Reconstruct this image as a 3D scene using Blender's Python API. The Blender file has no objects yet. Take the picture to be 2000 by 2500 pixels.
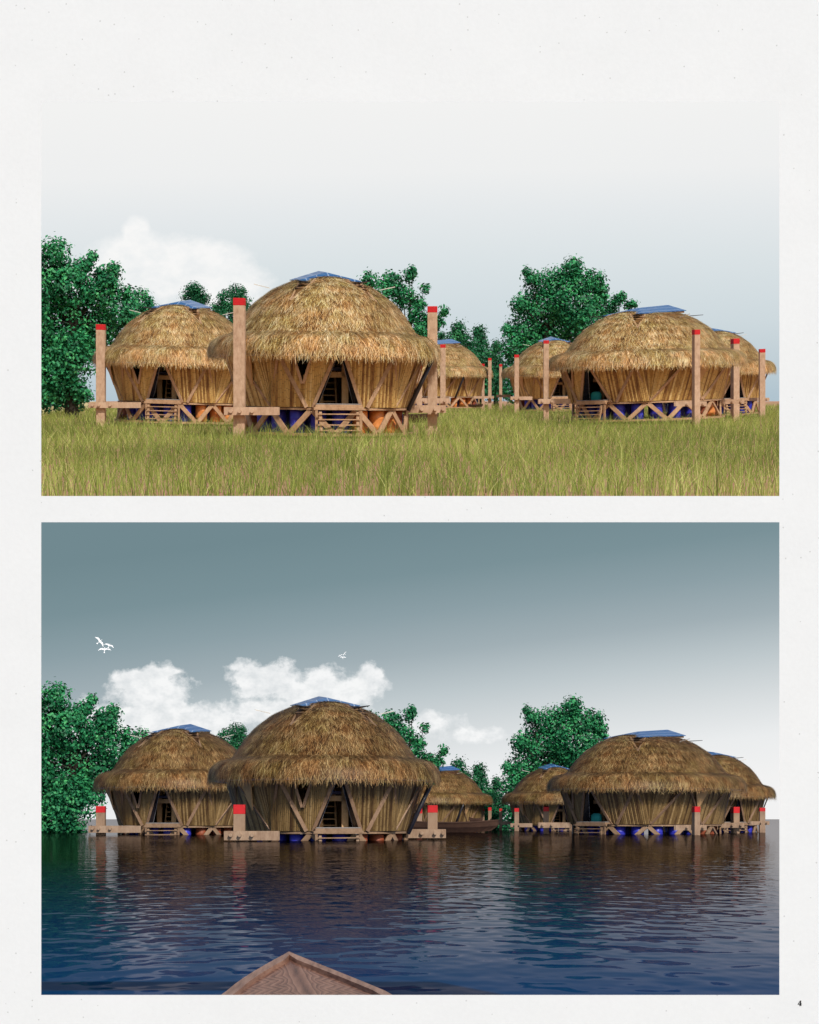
import bpy, math, random
import numpy as np
from mathutils import Vector, Matrix
random.seed(7); RNG = np.random.default_rng(11)
S = bpy.context.scene
COL = S.collection
R = math.radians
F = 4500.0            # focal length in reference pixels (page is 2000 x 2500)
HL = 1997.0           # eye level of the flooded place on the page
DY = 1036.0           # offset between the two eye levels
TH = math.atan(DY / F)
CT, ST = math.cos(TH), math.sin(TH)

# ------------------------------------------------------------------ helpers
def lin(c):
    return tuple(((v / 255) / 12.92 if v / 255 <= .04045 else ((v / 255 + .055) / 1.055) ** 2.4) for v in c) + (1.0,)

class Place:
    """one of the two places: turns a spot on the page plus a depth into a point"""
    def __init__(s, up): s.up = up; s.tilt = Matrix.Rotation(TH, 3, 'X') if up else Matrix.Identity(3)
    def at(s, x, y, d):
        dx, dz = (x - 1000) / F, (HL - y) / F
        ly = CT + ST * dz if s.up else 1.0
        return Vector((dx, 1, dz)) * (d / ly)
    def basis(s, p):
        if not s.up: return Matrix.Identity(3)
        u = Vector((-p.x / p.y * ST, -ST, CT)).normalized()
        f = Vector((0, CT, ST)); f = (f - u * f.dot(u)).normalized()
        r = f.cross(u)
        return Matrix((r, f, u)).transposed()
    def local(s, p):   # place frame
        return s.tilt.transposed() @ p
    def world(s, q): return s.tilt @ Vector(q)
UP, LO = Place(True), Place(False)
LD = 33.336                # depth of the largest floating hut
GZ, WZ = -3.74, -0.3904     # meadow level in its frame, flood level

class MB:
    def __init__(s): s.v = []; s.f = []; s.t = []; s.m = []
    def add(s, vs, fs, t=.5, m=0):
        o = len(s.v); s.v += [tuple(v) for v in vs]; s.t += [t] * len(vs)
        s.f += [tuple(i + o for i in f) for f in fs]; s.m += [m] * len(fs); return s
    def hexa(s, a, b, t=.5, m=0):   # two quads (bottom, top)
        return s.add(list(a) + list(b), [(3, 2, 1, 0), (4, 5, 6, 7), (0, 1, 5, 4), (1, 2, 6, 5), (2, 3, 7, 6), (3, 0, 4, 7)], t, m)
    def box(s, c, d, M=None, t=.5, m=0):
        c = Vector(c); d = Vector(d) / 2
        q = [Vector((x, y, z)) for z in (-d.z, d.z) for x, y in ((-d.x, -d.y), (d.x, -d.y), (d.x, d.y), (-d.x, d.y))]
        q = [(M @ v if M else v) + c for v in q]
        return s.hexa(q[:4], q[4:], t, m)
    def bar(s, p, q, w, h, up=(0, 0, 1), t=.5, m=0):
        p, q = Vector(p), Vector(q); d = (q - p).normalized(); up = Vector(up)
        r = d.cross(up)
        if r.length < 1e-4: r = d.cross(Vector((0, 1, 0)))
        r.normalize(); u = r.cross(d)
        k = [(-w / 2, -h / 2), (w / 2, -h / 2), (w / 2, h / 2), (-w / 2, h / 2)]
        return s.hexa([p + r * a + u * b for a, b in k], [q + r * a + u * b for a, b in k], t, m)
    def tube(s, p, q, r0, r1=None, n=10, t=.5, m=0, cap=True):
        p, q = Vector(p), Vector(q); r1 = r0 if r1 is None else r1
        d = (q - p).normalized(); a = d.cross(Vector((0, 0, 1)))
        if a.length < 1e-3: a = Vector((1, 0, 0))
        a.normalize(); b = d.cross(a)
        A = [p + (a * math.cos(i * 2 * math.pi / n) + b * math.sin(i * 2 * math.pi / n)) * r0 for i in range(n)]
        B = [q + (a * math.cos(i * 2 * math.pi / n) + b * math.sin(i * 2 * math.pi / n)) * r1 for i in range(n)]
        fs = [(i, (i + 1) % n, n + (i + 1) % n, n + i) for i in range(n)]
        if cap: fs += [tuple(range(n - 1, -1, -1)), tuple(range(n, 2 * n))]
        return s.add(A + B, fs, t, m)
    def path(s, pts, rs, n=7, t=.5):
        for i in range(len(pts) - 1): s.tube(pts[i], pts[i + 1], rs[i], rs[i + 1], n, t, cap=(i == len(pts) - 2))
        return s
    def lathe(s, prof, n=24, off=0.0, t=.5, m=0, close=True):
        vs = []; fs = []
        for r, z in prof: vs += [(r * math.cos(k * 2 * math.pi / n), (r + off) * math.sin(k * 2 * math.pi / n), z) for k in range(n)]
        for j in range(len(prof) - 1):
            for k in range(n):
                a, b = j * n + k, j * n + (k + 1) % n
                fs.append((a, a + n, b + n, b))
        if close: fs += [tuple(range(n)), tuple(range(len(vs) - 1, len(vs) - n - 1, -1))]
        return s.add(vs, fs, t, m)
    def move(s, M): s.v = [tuple(M @ Vector(v)) for v in s.v]; return s
    def build(s, name, mats, parent=None, smooth=False, bevel=0):
        me = bpy.data.meshes.new(name); me.from_pydata(s.v, [], s.f)
        mats = mats if isinstance(mats, (list, tuple)) else [mats]
        for m in mats: me.materials.append(m)
        if len(mats) > 1: me.polygons.foreach_set('material_index', s.m)
        a = me.attributes.new('tint', 'FLOAT', 'POINT'); a.data.foreach_set('value', s.t)
        if smooth: me.polygons.foreach_set('use_smooth', [True] * len(me.polygons))
        me.update()
        o = bpy.data.objects.new(name, me); COL.objects.link(o)
        if parent: o.parent = parent
        if bevel:
            b = o.modifiers.new('bevel', 'BEVEL'); b.width = bevel; b.segments = 2; b.limit_method = 'ANGLE'
        return o

def np_mesh(name, v, q, tint, mats, parent=None, smooth=True, midx=None):
    me = bpy.data.meshes.new(name); nv, nf = len(v), len(q)
    me.vertices.add(nv); me.vertices.foreach_set('co', np.ascontiguousarray(v, np.float32).ravel())
    me.loops.add(nf * 4); me.loops.foreach_set('vertex_index', np.ascontiguousarray(q, np.int32).ravel())
    me.polygons.add(nf); me.polygons.foreach_set('loop_start', np.arange(0, nf * 4, 4, dtype=np.int32))
    for m in (mats if isinstance(mats, (list, tuple)) else [mats]): me.materials.append(m)
    if midx is not None: me.polygons.foreach_set('material_index', np.asarray(midx, np.int32))
    if smooth: me.polygons.foreach_set('use_smooth', np.ones(nf, bool))
    a = me.attributes.new('tint', 'FLOAT', 'POINT'); a.data.foreach_set('value', np.asarray(tint, np.float32))
    me.update(calc_edges=True); me.validate()
    o = bpy.data.objects.new(name, me); COL.objects.link(o)
    if parent: o.parent = parent
    return o

def tag(o, label=None, cat=None, group=None, kind=None):
    if label: o['label'] = label
    if cat: o['category'] = cat
    if group: o['group'] = group
    if kind: o['kind'] = kind
    return o
def setM(o, loc, B, k=1.0, rz=0.0, kz=1.0):
    M = Matrix.Translation(loc) @ (B @ Matrix.Rotation(rz, 3, 'Z')).to_4x4() @ Matrix.Diagonal((k, k, k * kz, 1))
    o.matrix_basis = M; return M
def thing(name, label, cat, group=None):
    o = bpy.data.objects.new(name, None); COL.objects.link(o); o.empty_display_size = .2
    return tag(o, label, cat, group)
def dup(o, parent=None, swap=None):
    c = o.copy(); COL.objects.link(c)
    if parent: c.parent = parent
    if swap:
        for s in c.material_slots:
            n = swap.get(s.material.name) if s.material else None
            if n: s.link = 'OBJECT'; s.material = n
    for ch in o.children: dup(ch, c, swap)
    return c

# ------------------------------------------------------------------ materials
def mat(name, rough=.7, spec=.3):
    m = bpy.data.materials.new(name); m.use_nodes = True; nt = m.node_tree
    b = nt.nodes['Principled BSDF']; b.inputs['Roughness'].default_value = rough
    b.inputs['Specular IOR Level'].default_value = spec
    return m, nt, b
def N(nt, t, **kw):
    n = nt.nodes.new(t)
    for k, v in kw.items(): setattr(n, k, v)
    return n
def ramp(nt, fac, stops, interp='LINEAR'):
    r = N(nt, 'ShaderNodeValToRGB'); r.color_ramp.interpolation = interp
    e = r.color_ramp.elements
    while len(e) < len(stops): e.new(.5)
    for i, (p, c) in enumerate(stops):
        e[i].position = p; e[i].color = c if len(c) == 4 else tuple(c) + (1,)
    nt.links.new(fac, r.inputs[0]); return r.outputs[0]
def noise(nt, scale, detail=4, mapping=(1, 1, 1), rough=.6, coord='Object', rot=(0, 0, 0)):
    tc = N(nt, 'ShaderNodeTexCoord'); mp = N(nt, 'ShaderNodeMapping'); mp.inputs['Scale'].default_value = mapping
    mp.inputs['Rotation'].default_value = rot
    n = N(nt, 'ShaderNodeTexNoise'); n.inputs['Scale'].default_value = scale; n.inputs['Detail'].default_value = detail
    n.inputs['Roughness'].default_value = rough
    nt.links.new(tc.outputs[coord], mp.inputs[0]); nt.links.new(mp.outputs[0], n.inputs[0]); return n.outputs[0]
def math_(nt, op, a, b=None, clamp=False, c=None):
    n = N(nt, 'ShaderNodeMath', operation=op); n.use_clamp = clamp
    for i, v in enumerate((a, b, c)):
        if v is None: continue
        if isinstance(v, (int, float)): n.inputs[i].default_value = v
        else: nt.links.new(v, n.inputs[i])
    return n.outputs[0]
def mix(nt, fac, a, b, blend='MIX'):
    n = N(nt, 'ShaderNodeMix', data_type='RGBA', blend_type=blend)
    for i, v in ((0, fac), (6, a), (7, b)):
        if isinstance(v, (int, float)): n.inputs[i].default_value = v
        elif isinstance(v, tuple): n.inputs[i].default_value = v if len(v) == 4 else v + (1,)
        else: nt.links.new(v, n.inputs[i])
    return n.outputs[2]
def tint(nt):
    a = N(nt, 'ShaderNodeAttribute'); a.attribute_name = 'tint'; return a.outputs['Fac']
def bump(nt, b, h, strength=.4, dist=.02):
    n = N(nt, 'ShaderNodeBump'); n.inputs['Strength'].default_value = strength; n.inputs['Distance'].default_value = dist
    nt.links.new(h, n.inputs['Height']); nt.links.new(n.outputs[0], b.inputs['Normal']); return n
M = {}
def wood(name, stops, sc=3.0, mp=(1, 1, .35), rough=.75, bs=.3):
    m, nt, b = mat(name, rough, .25)
    n1 = noise(nt, sc, 6, mp, .7); n2 = noise(nt, sc * 7, 3, (1, 1, .15), .6)
    f = math_(nt, 'ADD', math_(nt, 'MULTIPLY', n1, .75), math_(nt, 'MULTIPLY', n2, .25))
    nt.links.new(ramp(nt, f, stops), b.inputs['Base Color']); bump(nt, b, f, bs, .02); M[name] = m; return m
wood('post_wood', [(.3, (.30, .175, .105)), (.47, (.46, .30, .195)), (.62, (.56, .39, .265)), (.8, (.39, .235, .145))], 2.2, (1, 1, .6))
wood('beam_wood', [(.3, (.24, .135, .07)), (.5, (.42, .255, .145)), (.7, (.55, .355, .215))], 3, (1, 1, 1))
wood('strut_wood', [(.3, (.27, .155, .085)), (.5, (.43, .265, .155)), (.7, (.55, .355, .225))], 4, (1, 1, 1))
wood('shaded_post', [(.3, (.19, .11, .066)), (.47, (.31, .20, .13)), (.62, (.40, .275, .185)), (.8, (.26, .155, .095))], 2.2, (1, 1, .6), .5)  # darker copies of the upper woods: dimmer light put into the colour
wood('shaded_beam', [(.3, (.15, .085, .047)), (.5, (.26, .16, .095)), (.7, (.35, .23, .14))], 3, (1, 1, 1), .5)
wood('shaded_strut', [(.3, (.15, .083, .047)), (.5, (.25, .15, .09)), (.7, (.33, .21, .13))], 4, (1, 1, 1), .5)
wood('interior_wood', [(.3, (.42, .24, .11)), (.6, (.66, .42, .22))], 4, (1, 1, 1))
wood('hull_wood', [(.3, (.03, .014, .009)), (.55, (.07, .034, .021)), (.75, (.12, .062, .04))], 4, (.4, 1, 2))

def thatch_mat(name, stops, rough):
    m, nt, b = mat(name, rough, .25)
    t = tint(nt); n1 = noise(nt, 1.1, 5, (1, 1, 1.6), .65); n2 = noise(nt, 5.0, 3, (1, 1, .5), .6)
    f = math_(nt, 'ADD', t, math_(nt, 'MULTIPLY', math_(nt, 'SUBTRACT', n1, .5), .75))
    f = math_(nt, 'ADD', f, math_(nt, 'MULTIPLY', math_(nt, 'SUBTRACT', n2, .5), .5), True)
    c = ramp(nt, f, stops)
    h = noise(nt, .9, 4, (1, 1, 1.2), .6)      # greenish and reddish straw
    hue = ramp(nt, h, [(.35, (1.12, .93, .82)), (.5, (1, 1, 1)), (.65, (.98, 1.03, .84))])
    nt.links.new(mix(nt, 1.0, c, hue, 'MULTIPLY'), b.inputs['Base Color'])
    b.inputs['Subsurface Weight'].default_value = 0
    M[name] = m; return m
thatch_mat('thatch', [(0, (.06, .026, .008)), (.25, (.22, .108, .032)), (.5, (.46, .27, .086)), (.75, (.72, .50, .21)), (1, (.95, .82, .52))], .6)
thatch_mat('shaded_thatch', [(0, (.024, .010, .003)), (.25, (.080, .037, .011)), (.5, (.185, .095, .030)), (.75, (.35, .205, .076)), (1, (.60, .43, .20))], .5)  # same thatch, colour darkened in place of shade over the flood
def bamboo_mat(name, stops, rough):
    m, nt, b = mat(name, rough, .35)
    t = tint(nt)
    tc = N(nt, 'ShaderNodeTexCoord'); sp = N(nt, 'ShaderNodeSeparateXYZ'); nt.links.new(tc.outputs['Object'], sp.inputs[0])
    z = math_(nt, 'ADD', math_(nt, 'MULTIPLY', sp.outputs[2], 2.6), math_(nt, 'MULTIPLY', t, 37.0))
    fr = math_(nt, 'FRACT', z); node = math_(nt, 'LESS_THAN', math_(nt, 'ABSOLUTE', math_(nt, 'SUBTRACT', fr, .5)), .035)
    n1 = noise(nt, 2.2, 5, (2.5, 2.5, .5), .65)
    f = math_(nt, 'ADD', math_(nt, 'MULTIPLY', t, .6), math_(nt, 'MULTIPLY', n1, .62), True)
    c = ramp(nt, f, stops)
    c = mix(nt, math_(nt, 'MULTIPLY', node, .55), c, (.10, .055, .02))
    nt.links.new(c, b.inputs['Base Color']); M[name] = m; return m
bamboo_mat('bamboo', [(.2, (.10, .033, .014)), (.38, (.26, .13, .04)), (.55, (.48, .29, .09)), (.75, (.60, .40, .145)), (.95, (.70, .51, .23))], .5)
bamboo_mat('shaded_bamboo', [(.2, (.035, .014, .008)), (.38, (.10, .055, .02)), (.55, (.19, .115, .042)), (.75, (.26, .165, .066)), (.95, (.36, .24, .11))], .4)  # same bamboo with the lower scene's shade put into its colour

def plain(name, col, rough=.6, spec=.3, nz=.15, sc=6.0, metal=0):
    m, nt, b = mat(name, rough, spec); n = noise(nt, sc, 4)
    c = tuple(col)
    lo, hi = tuple(v * (1 - nz) for v in c), tuple(min(1, v * (1 + nz)) for v in c)
    nt.links.new(ramp(nt, n, [(.3, lo), (.7, hi)]), b.inputs['Base Color']); b.inputs['Metallic'].default_value = metal
    M[name] = m; return m
plain('red_paint', (.52, .012, .016), .55, .3, .18, 5)
plain('blue_barrel', (.034, .036, .40), .4, .4, .12)
plain('orange_barrel', (.72, .26, .07), .4, .4, .15)
plain('rust_or_shaded_barrel', (.26, .062, .025), .55, .3, .25)
plain('gutter_grey', (.36, .38, .47), .35, .5, .2, 9)
plain('pipe_dark', (.028, .026, .035), .3, .5, .3)
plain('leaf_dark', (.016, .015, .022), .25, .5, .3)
plain('leaf_edge', (.62, .62, .68), .3, .5, .1)
plain('pale_rod', (.62, .58, .52), .5, .3, .1)
plain('grey_mat', (.24, .22, .21), .8, .2, .2)
plain('tan_panel', (.56, .33, .15), .6, .3, .15, 3)
plain('teal_cloth', (.035, .34, .33), .8, .2, .1)
plain('tan_cloth', (.48, .26, .075), .8, .2, .15)
plain('bird_white', (.86, .87, .88), .6, .2, .03)
plain('ink', (.006, .006, .007), .7, .2, .1)
plain('loft_blue', (.10, .11, .24), .6, .3, .2)
plain('sand', (.56, .44, .22), .9, .1, .2, .2)

# solar sheet: blue with pale cell lines
m, nt, b = mat('solar_blue', .35, .5)
tc = N(nt, 'ShaderNodeTexCoord'); sp = N(nt, 'ShaderNodeSeparateXYZ'); nt.links.new(tc.outputs['Object'], sp.inputs[0])
def grid(axis, sc, w):
    fr = math_(nt, 'FRACT', math_(nt, 'MULTIPLY', sp.outputs[axis], sc)); return math_(nt, 'LESS_THAN', fr, w)
g = math_(nt, 'MAXIMUM', grid(0, 1.9, .09), math_(nt, 'MULTIPLY', grid(1, 2.4, .08), .8))
n = noise(nt, 2.0, 3)
nt.links.new(mix(nt, math_(nt, 'MULTIPLY', g, .5), ramp(nt, n, [(.3, (.022, .10, .27)), (.7, (.036, .135, .31))]), (.60, .70, .85)), b.inputs['Base Color'])
M['solar_blue'] = m

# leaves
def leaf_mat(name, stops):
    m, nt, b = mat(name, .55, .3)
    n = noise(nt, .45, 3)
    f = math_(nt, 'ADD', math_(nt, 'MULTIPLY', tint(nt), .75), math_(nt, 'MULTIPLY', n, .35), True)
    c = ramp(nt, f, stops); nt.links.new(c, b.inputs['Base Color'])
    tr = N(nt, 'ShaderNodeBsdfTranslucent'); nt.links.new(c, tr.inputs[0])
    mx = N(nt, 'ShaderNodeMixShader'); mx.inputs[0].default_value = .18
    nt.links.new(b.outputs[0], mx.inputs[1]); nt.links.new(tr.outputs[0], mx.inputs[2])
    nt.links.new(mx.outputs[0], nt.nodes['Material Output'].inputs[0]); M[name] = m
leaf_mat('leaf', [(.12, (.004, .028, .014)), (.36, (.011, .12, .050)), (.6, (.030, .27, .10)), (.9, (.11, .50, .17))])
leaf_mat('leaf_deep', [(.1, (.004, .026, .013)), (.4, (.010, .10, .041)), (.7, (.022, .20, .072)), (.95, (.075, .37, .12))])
plain('bark', (.03, .026, .02), .9, .1, .4, 3)
# grass blades, soil
m, nt, b = mat('grass_blade', .6, .2)
c = ramp(nt, tint(nt), [(0, (.115, .15, .03)), (.4, (.23, .29, .06)), (.75, (.42, .49, .105)), (1, (.74, .73, .27))])
nt.links.new(c, b.inputs['Base Color'])
tr = N(nt, 'ShaderNodeBsdfTranslucent'); nt.links.new(c, tr.inputs[0]); mx = N(nt, 'ShaderNodeMixShader'); mx.inputs[0].default_value = .35
nt.links.new(b.outputs[0], mx.inputs[1]); nt.links.new(tr.outputs[0], mx.inputs[2]); nt.links.new(mx.outputs[0], nt.nodes['Material Output'].inputs[0])
M['grass_blade'] = m
m, nt, b = mat('soil', .95, .1)
n1 = noise(nt, .12, 5); n2 = noise(nt, 1.6, 5)
f = math_(nt, 'ADD', math_(nt, 'MULTIPLY', n1, .5), math_(nt, 'MULTIPLY', n2, .5))
nt.links.new(ramp(nt, f, [(.3, (.38, .18, .11)), (.52, (.45, .245, .15)), (.62, (.38, .29, .13)), (.76, (.28, .27, .09))]), b.inputs['Base Color'])
bump(nt, b, n2, .5, .05); M['soil'] = m
# paper board
m, nt, b = mat('white_paper', .85, .2)
n1 = noise(nt, 9, 6, rough=.7); n2 = noise(nt, 160, 2); n3 = noise(nt, 5.0, 3)
vor = N(nt, 'ShaderNodeTexVoronoi'); vor.inputs['Scale'].default_value = 90
tc = N(nt, 'ShaderNodeTexCoord'); nt.links.new(tc.outputs['Object'], vor.inputs['Vector'])
sepc = N(nt, 'ShaderNodeSeparateColor'); nt.links.new(vor.outputs['Color'], sepc.inputs[0])
keep = math_(nt, 'GREATER_THAN', math_(nt, 'ADD', sepc.outputs[0], math_(nt, 'MULTIPLY', math_(nt, 'SUBTRACT', n3, .5), 1.2)), .72)
dot = math_(nt, 'MULTIPLY', math_(nt, 'LESS_THAN', vor.outputs['Distance'], math_(nt, 'MULTIPLY', sepc.outputs[1], .19)), keep)
base = ramp(nt, math_(nt, 'ADD', math_(nt, 'MULTIPLY', n1, .6), math_(nt, 'MULTIPLY', n2, .4)), [(.35, (.725, .742, .766)), (.65, (.758, .775, .80))])
nt.links.new(mix(nt, math_(nt, 'MULTIPLY', dot, .42), base, (.30, .30, .30)), b.inputs['Base Color'])
bump(nt, b, n2, .06, .002); M['white_paper'] = m
# canoe prow wood with chevron grain
m, nt, b = mat('prow_wood', .5, .35)
tc = N(nt, 'ShaderNodeTexCoord'); sp = N(nt, 'ShaderNodeSeparateXYZ'); nt.links.new(tc.outputs['Object'], sp.inputs[0])
nz = noise(nt, 9, 4, (1, .4, 1)); nz2 = noise(nt, 26, 4, (2.2, .13, 1.5))
u = math_(nt, 'ABSOLUTE', math_(nt, 'MULTIPLY_ADD', sp.outputs[1], .145, c=sp.outputs[0]))
zig = math_(nt, 'PINGPONG', math_(nt, 'MULTIPLY', sp.outputs[1], 7.5), .5)
band = math_(nt, 'MULTIPLY', math_(nt, 'SUBTRACT', u, .018), 40.0, True)
q = math_(nt, 'ADD', math_(nt, 'MULTIPLY', u, 44), math_(nt, 'MULTIPLY', band, math_(nt, 'ADD', math_(nt, 'MULTIPLY', zig, 2.6), math_(nt, 'MULTIPLY', nz, 1.0))))
w = math_(nt, 'FRACT', q)
f = math_(nt, 'ADD', math_(nt, 'MULTIPLY', w, .45), math_(nt, 'MULTIPLY', nz2, .6))
nt.links.new(ramp(nt, f, [(.2, (.085, .036, .024)), (.42, (.18, .085, .057)), (.62, (.27, .138, .093)), (.85, (.36, .195, .135))]), b.inputs['Base Color'])
bump(nt, b, f, .25, .004); M['prow_wood'] = m
# rail: long grain
m, nt, b = mat('rail_wood', .5, .35)
nz2 = noise(nt, 30, 5, (2.2, .15, 2.2), rot=(0, 0, .35))
nt.links.new(ramp(nt, nz2, [(.3, (.16, .078, .054)), (.5, (.29, .158, .11)), (.7, (.38, .225, .162))]), b.inputs['Base Color']); M['rail_wood'] = m

# water
def water(name, body, gl, fac, sc, strength):
    m = bpy.data.materials.new(name); m.use_nodes = True; nt = m.node_tree; nt.nodes.remove(nt.nodes['Principled BSDF'])
    g = N(nt, 'ShaderNodeBsdfGlossy'); g.inputs['Roughness'].default_value = .03; g.inputs[0].default_value = gl
    d = N(nt, 'ShaderNodeBsdfDiffuse'); d.inputs[0].default_value = body
    n1 = noise(nt, sc, 1, (1, .46, 1), .35); n2 = noise(nt, sc * .22, 2, (1, .7, 1), .4); n3 = noise(nt, sc * 3.1, 2, (1, .5, 1), .5)
    h = math_(nt, 'ADD', math_(nt, 'ADD', math_(nt, 'MULTIPLY', n1, 1.5), math_(nt, 'MULTIPLY', n2, 1.1)), math_(nt, 'MULTIPLY', n3, .03))
    bp = N(nt, 'ShaderNodeBump'); bp.inputs['Strength'].default_value = strength; bp.inputs['Distance'].default_value = .016
    nt.links.new(h, bp.inputs['Height']); nt.links.new(bp.outputs[0], g.inputs['Normal'])
    lw = N(nt, 'ShaderNodeLayerWeight'); lw.inputs[0].default_value = .5
    cosv = math_(nt, 'SUBTRACT', 1.0, lw.outputs['Facing'])
    mx = N(nt, 'ShaderNodeMixShader'); nt.links.new(math_(nt, 'MAXIMUM', math_(nt, 'MULTIPLY_ADD', cosv, -11.5 * fac, c=1.25), .06, True), mx.inputs[0])
    nt.links.new(d.outputs[0], mx.inputs[1]); nt.links.new(g.outputs[0], mx.inputs[2])
    nt.links.new(mx.outputs[0], nt.nodes['Material Output'].inputs[0]); M[name] = m
water('flood_water', (.006, .046, .140, 1), (.37, .355, .36, 1), 1.0, 8.75, .34)
water('lake_water', (.10, .26, .46, 1), (.6, .75, .95, 1), .6, .6, .3)

# skies: emitting, with clouds
def sky_mat(name, Y0, stops, shear, clouds, cloud_col, soft, namp, nscale):
    m = bpy.data.materials.new(name); m.use_nodes = True; nt = m.node_tree; nt.nodes.remove(nt.nodes['Principled BSDF'])
    tc = N(nt, 'ShaderNodeTexCoord'); sp = N(nt, 'ShaderNodeSeparateXYZ'); nt.links.new(tc.outputs['Object'], sp.inputs[0])
    u = math_(nt, 'MULTIPLY_ADD', sp.outputs[0], F / Y0, c=1000.0); v = math_(nt, 'MULTIPLY_ADD', sp.outputs[2], -F / Y0, c=HL)
    vv = math_(nt, 'ADD', v, math_(nt, 'MULTIPLY', math_(nt, 'SUBTRACT', u, 1000.0), shear))
    a, z = stops[0][0], stops[-1][0]
    f = math_(nt, 'DIVIDE', math_(nt, 'SUBTRACT', vv, float(a)), float(z - a), True)
    c = ramp(nt, f, [((s - a) / (z - a), lin(col)) for s, col in stops])
    sc = nscale * F / Y0
    n1 = noise(nt, sc, 9, (1, 1, 1.25), .62)
    best = None
    for cx, cy, rx, ry, wgt in clouds:
        ex = math_(nt, 'MULTIPLY', math_(nt, 'SUBTRACT', u, float(cx)), 1 / rx); ey = math_(nt, 'MULTIPLY', math_(nt, 'SUBTRACT', v, float(cy)), 1 / ry)
        r = math_(nt, 'SQRT', math_(nt, 'ADD', math_(nt, 'MULTIPLY', ex, ex), math_(nt, 'MULTIPLY', ey, ey)))
        k = math_(nt, 'SUBTRACT', wgt, r); best = k if best is None else math_(nt, 'SMOOTH_MAX', best, k, c=.12)
    d = math_(nt, 'ADD', best, math_(nt, 'MULTIPLY', math_(nt, 'SUBTRACT', n1, .5), namp))
    mk = math_(nt, 'SMOOTH_MIN', math_(nt, 'MULTIPLY', math_(nt, 'MAXIMUM', d, 0.0), 1 / soft), 1.0, c=.2)
    n2 = noise(nt, sc * 1.6, 6, (1, 1, 1.4), .6)
    cc = ramp(nt, n2, [(.32, lin(cloud_col[0])), (.62, lin(cloud_col[1]))])
    c = mix(nt, math_(nt, 'MULTIPLY', mk, cloud_col[2], True), c, cc)
    e = N(nt, 'ShaderNodeEmission'); nt.links.new(c, e.inputs[0]); nt.links.new(e.outputs[0], nt.nodes['Material Output'].inputs[0]); M[name] = m
YU, YL = 1050.0, 560.0
sky_mat('sky_dry', YU, [(250, (242, 242, 241)), (420, (238, 239, 239)), (520, (229, 233, 235)), (650, (218, 226, 229)), (800, (206, 217, 222)), (900, (192, 206, 213)), (985, (176, 195, 206))], .02,
        [(330, 640, 130, 85, 1), (450, 660, 190, 95, 1), (250, 680, 110, 60, 1), (560, 700, 120, 80, 1), (330, 570, 40, 50, 1)], ((236, 239, 240), (247, 247, 246), 1.0), .35, .9, .012)
sky_mat('sky_flood', YL, [(1275, (113, 137, 144)), (1400, (122, 145, 152)), (1500, (140, 159, 166)), (1600, (161, 175, 181)), (1700, (190, 200, 204)), (1800, (215, 220, 222)), (1900, (235, 237, 238)), (2000, (242, 242, 242))], .12,
        [(375, 1700, 108, 70, 1.05), (300, 1775, 170, 72, 1.1), (440, 1775, 140, 62, 1.1), (520, 1760, 80, 40, .9), (385, 1650, 50, 38, 1), (330, 1655, 70, 30, .9), (420, 1640, 40, 12, .7), (655, 1662, 112, 54, 1.05), (800, 1690, 140, 58, 1.05), (905, 1655, 48, 42, .9), (680, 1742, 210, 48, .9), (330, 1805, 210, 55, 1), (1060, 1762, 110, 42, .75), (1150, 1795, 140, 34, .7)], ((222, 226, 228), (246, 247, 247), 1.0), .36, 1.9, .016)
m = bpy.data.materials.new('unseen_blue_glow'); m.use_nodes = True; nt = m.node_tree; nt.nodes.remove(nt.nodes['Principled BSDF'])
e = N(nt, 'ShaderNodeEmission'); n = noise(nt, .02, 4)
nt.links.new(ramp(nt, n, [(.3, lin((30, 74, 140))), (.7, lin((58, 106, 170)))]), e.inputs[0]); nt.links.new(e.outputs[0], nt.nodes['Material Output'].inputs[0]); M['unseen_blue_glow'] = m  # glow colour chosen so steep ripples reflect blue

# ------------------------------------------------------------------ setting
def sheet(name, pts, material, kind='structure'):
    mb = MB(); mb.add(pts, [tuple(range(len(pts)))]); o = mb.build(name, material); o['kind'] = kind; return o
# skies, plus an added unseen glow sheet below the meadow
def wall_sheet(name, Y, x0, x1, y0, y1, material):
    return sheet(name, [((x0 - 1000) / F * Y, Y, (HL - y1) / F * Y), ((x1 - 1000) / F * Y, Y, (HL - y1) / F * Y),
                        ((x1 - 1000) / F * Y, Y, (HL - y0) / F * Y), ((x0 - 1000) / F * Y, Y, (HL - y0) / F * Y)], material)
wall_sheet('sky', YU, -1600, 3600, -500, 1004, M['sky_dry'])
wall_sheet('sky', YL, -1400, 3400, 1243, 2010, M['sky_flood'])
k = (HL - 1243) / F
sheet('sky', [(-170, 71, 71 * k), (170, 71, 71 * k), (300, YL - .01, (YL - .01) * k), (-300, YL - .01, (YL - .01) * k)], M['unseen_blue_glow'])  # added glowing ceiling, unseen behind the bar; tints the water's reflections
# flood water
sheet('flood_water', [(-320, 2.49, WZ), (320, 2.49, WZ), (320, YL + 1, WZ), (-320, YL + 1, WZ)], M['flood_water'])
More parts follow.
